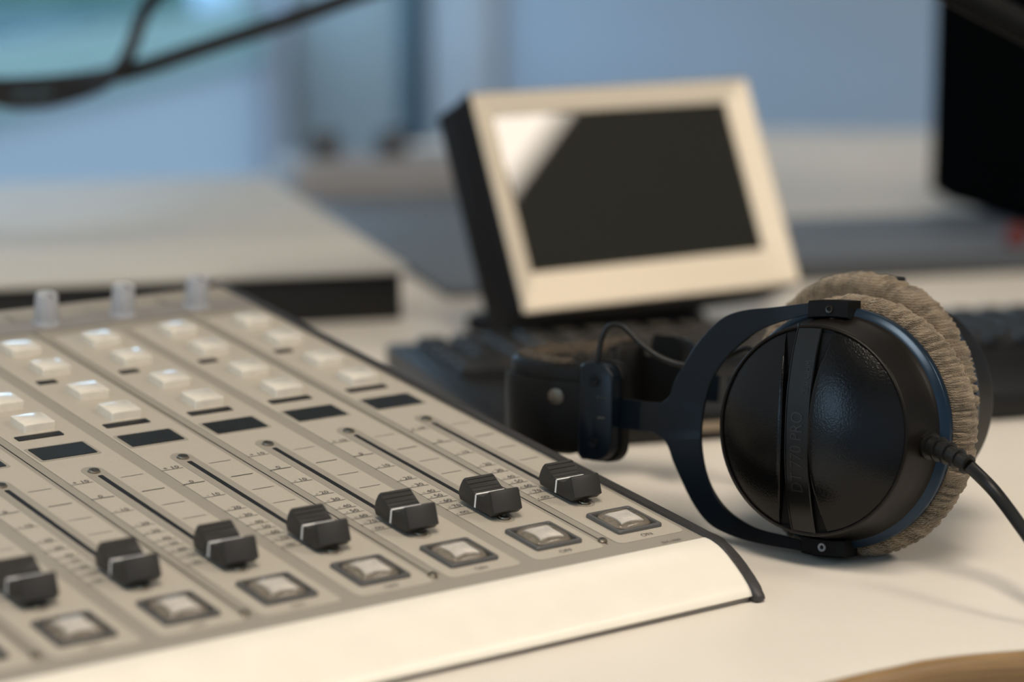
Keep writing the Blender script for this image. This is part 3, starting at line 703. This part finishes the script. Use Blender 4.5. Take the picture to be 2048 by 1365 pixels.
bm = bmesh.new(); loft(bm, [[(x, y, z) for x in (.06, .14)[::s_] for y in ((y0, y1) if s_ == 1 else (y1, y0))] if 0 else [(.055, y0, z), (.145, y0, z), (.145, y1, z), (.055, y1, z)] for z, y0, y1, s_ in ((.009, .030, .085, 1), (.045, .050, .082, 1), (.075, .066, .092, 1))])
link('monitor_neck', mesh('monitor_neck', bm, M['body'], 40), mo, BM_)
# desk riser, left
RM = rot_frame((.2735, .5395, 0)); ri = thing('desk_riser', (.2735, .5395, 0), 'low desk riser with pale glossy top and black front behind the console', 'riser', None, math.atan2(XR.y, XR.x))
link('riser_body', boxm('riser_body', (-.455, 0, .002, .485, .0, .0300), M['black'], .001), ri, RM)
link('riser_top', boxm('riser_top', (-.46, .003, -.004, .489, .0300, .0350), M['riser_top'], .0015), ri, RM)
# slate pad & low units behind
SM = rot_frame((.342, .587, 0))
o = link('slate_desk_mat', boxm('slate_desk_mat', (0, .22, 0, .50, .0004, .006), M['slate'], .001), None, SM); tag(o, 'slate grey desk mat between the riser and the small monitor', 'desk mat')
cd = thing('cable_duct', tuple(SM @ Vector((.23, 0, 0))), 'long low dark slate cable duct behind monitor and keyboard', 'cable duct', None, math.atan2(XR.y, XR.x))
link('duct_body', boxm('duct_body', (.225, 1.05, 0, .215, .0004, .012), M['slate_d'], .002), cd, SM)
link('duct_lid', boxm('duct_lid', (.228, 1.047, .01, .205, .0118, .0150), M['slate'], .001), cd, SM)
gm = thing('patch_unit', tuple(SM @ Vector((.10, .50, 0))), 'small grey audio unit with two dark knobs standing behind the desk mat', 'audio unit', None, math.atan2(XR.y, XR.x))
link('unit_case', boxm('unit_case', (.0, .20, .52, .63, .0004, .030), M['grey'], .003), gm, SM)
bm = bmesh.new(); lathe(bm, [(.015, 0), (.014, .02), (.012, .024), (.0001, .024)], 24); mk = mesh('knob', bm, M['slate_d'], 40)
for x in (.035, .095): link('knob', mk, gm, SM @ Matrix.Translation((x, .575, .029)))
o = link('folded_paper', boxm('folded_paper', (.135, .215, .40, .50, .0062, .010), M['wall_p'], .001), None, SM); tag(o, 'small light grey card lying at the back of the desk mat', 'card')
# black loudspeaker at the right
LM = rot_frame((.873, .667, 0)); sp_ = thing('loudspeaker', (.873, .667, 0), 'tall black loudspeaker at the right behind the keyboard', 'loudspeaker', None, math.atan2(XR.y, XR.x))
bm = bmesh.new(); loft(bm, [[(x, y, z) for x, y in rrect(w_, d_, .018, cx, cy, 4)] for w_, d_, cx, cy, z in ((.225, .235, .130, -.110, .0152), (.240, .250, .125, -.110, .024), (.240, .250, .125, -.110, .20), (.215, .225, .130, -.112, .33), (.205, .215, .130, -.112, .338))])
link('speaker_cabinet', mesh('speaker_cabinet', bm, M['foam'], 40), sp_, LM)
for cz, r_ in ((.085, .062), (.215, .030)):
    bm = bmesh.new(); lathe(bm, [(r_, 0), (r_, .004), (r_*.92, .005), (r_*.85, .001), (r_*.35, -.012 if r_ > .05 else -.004), (.0001, .002)], 40)
    link('speaker_cone', mesh('speaker_cone', bm, M['rubber'], 40), sp_, LM @ Matrix.Translation((.125, -.2345, cz+.02)) @ Matrix.Rotation(radians(90), 4, 'X'))
bm = bmesh.new(); lathe(bm, [(.0085, 0), (.0085, .012), (.0070, .014), (.0001, .014)], 20)
tag(link('red_cap', mesh('red_cap', bm, M['red'], 40), None, Matrix.Translation((.7420, .4560, .0152))), 'small red cap standing in front of the loudspeaker', 'cap')
# microphone boom arm, top right
bm = bmesh.new(); bx = [(.278, .153, .252), (.2893, .1418, .2316), (.3018, .1261, .2053), (.3458, .0835, .1669), (.43, .0, .12)]
bxd = (Vector(bx[3])-Vector(bx[1])).normalized()
ba = thing('microphone_boom', (.72, -.24, 0), 'black microphone boom arm crossing the top right corner', 'microphone arm')
link('boom_tube', None or mesh('boom_tube', (lambda b: (tube(b, [(.24, .19, .292), (.30, .13, .224), (.48, -.04, .120), (.72, -.24, .10)], .0080, 14, 6), b)[1])(bmesh.new()), M['blackp'], 60), ba)
link('boom_base', mesh('boom_base', (lambda b: (lathe(b, [(.0001, .11), (.012, .11), (.014, .05), (.035, .012), (.04, 0), (.0001, 0)], 28), b)[1])(bmesh.new()), M['blackp'], 40), ba, Matrix.Translation((.72, -.24, 0)))
# loose cables hanging at the top left
bm.free()
bm = bmesh.new(); tube(bm, [(-.12, .88, .165), (.0, .79, .146), (.0801, .7306, .1425), (.1198, .7004, .1437), (.1577, .6729, .1507), (.1964, .6465, .1652), (.2378, .6185, .1814), (.2741, .5941, .1967), (.3265, .5599, .2228), (.42, .50, .30), (.55, .42, .5)], .0055, 12, 6)
tag(link('hanging_cable', mesh('hanging_cable', bm, M['rubber'], 60)), 'thick black cable sagging across the top left above the riser', 'cable')
bm = bmesh.new(); tube(bm, [(.23, .64, .40), (.205, .655, .27), (.1846, .6535, .2150), (.1712, .6592, .1967), (.1634, .6615, .1830), (.1495, .6570, .1602), (.1345, .6620, .1454), (.1136, .6790, .1361), (.1012, .6885, .1343), (.0867, .7003, .1350), (.053, .731, .147), (-.03, .80, .19)], lambda t: .0045 if t > .35 else .0075-.003*t/.35, 12, 6)
tag(link('hanging_cable', mesh('hanging_cable', bm, M['rubber'], 60)), 'thinner black cable dropping from above and looping over the thick one', 'cable')
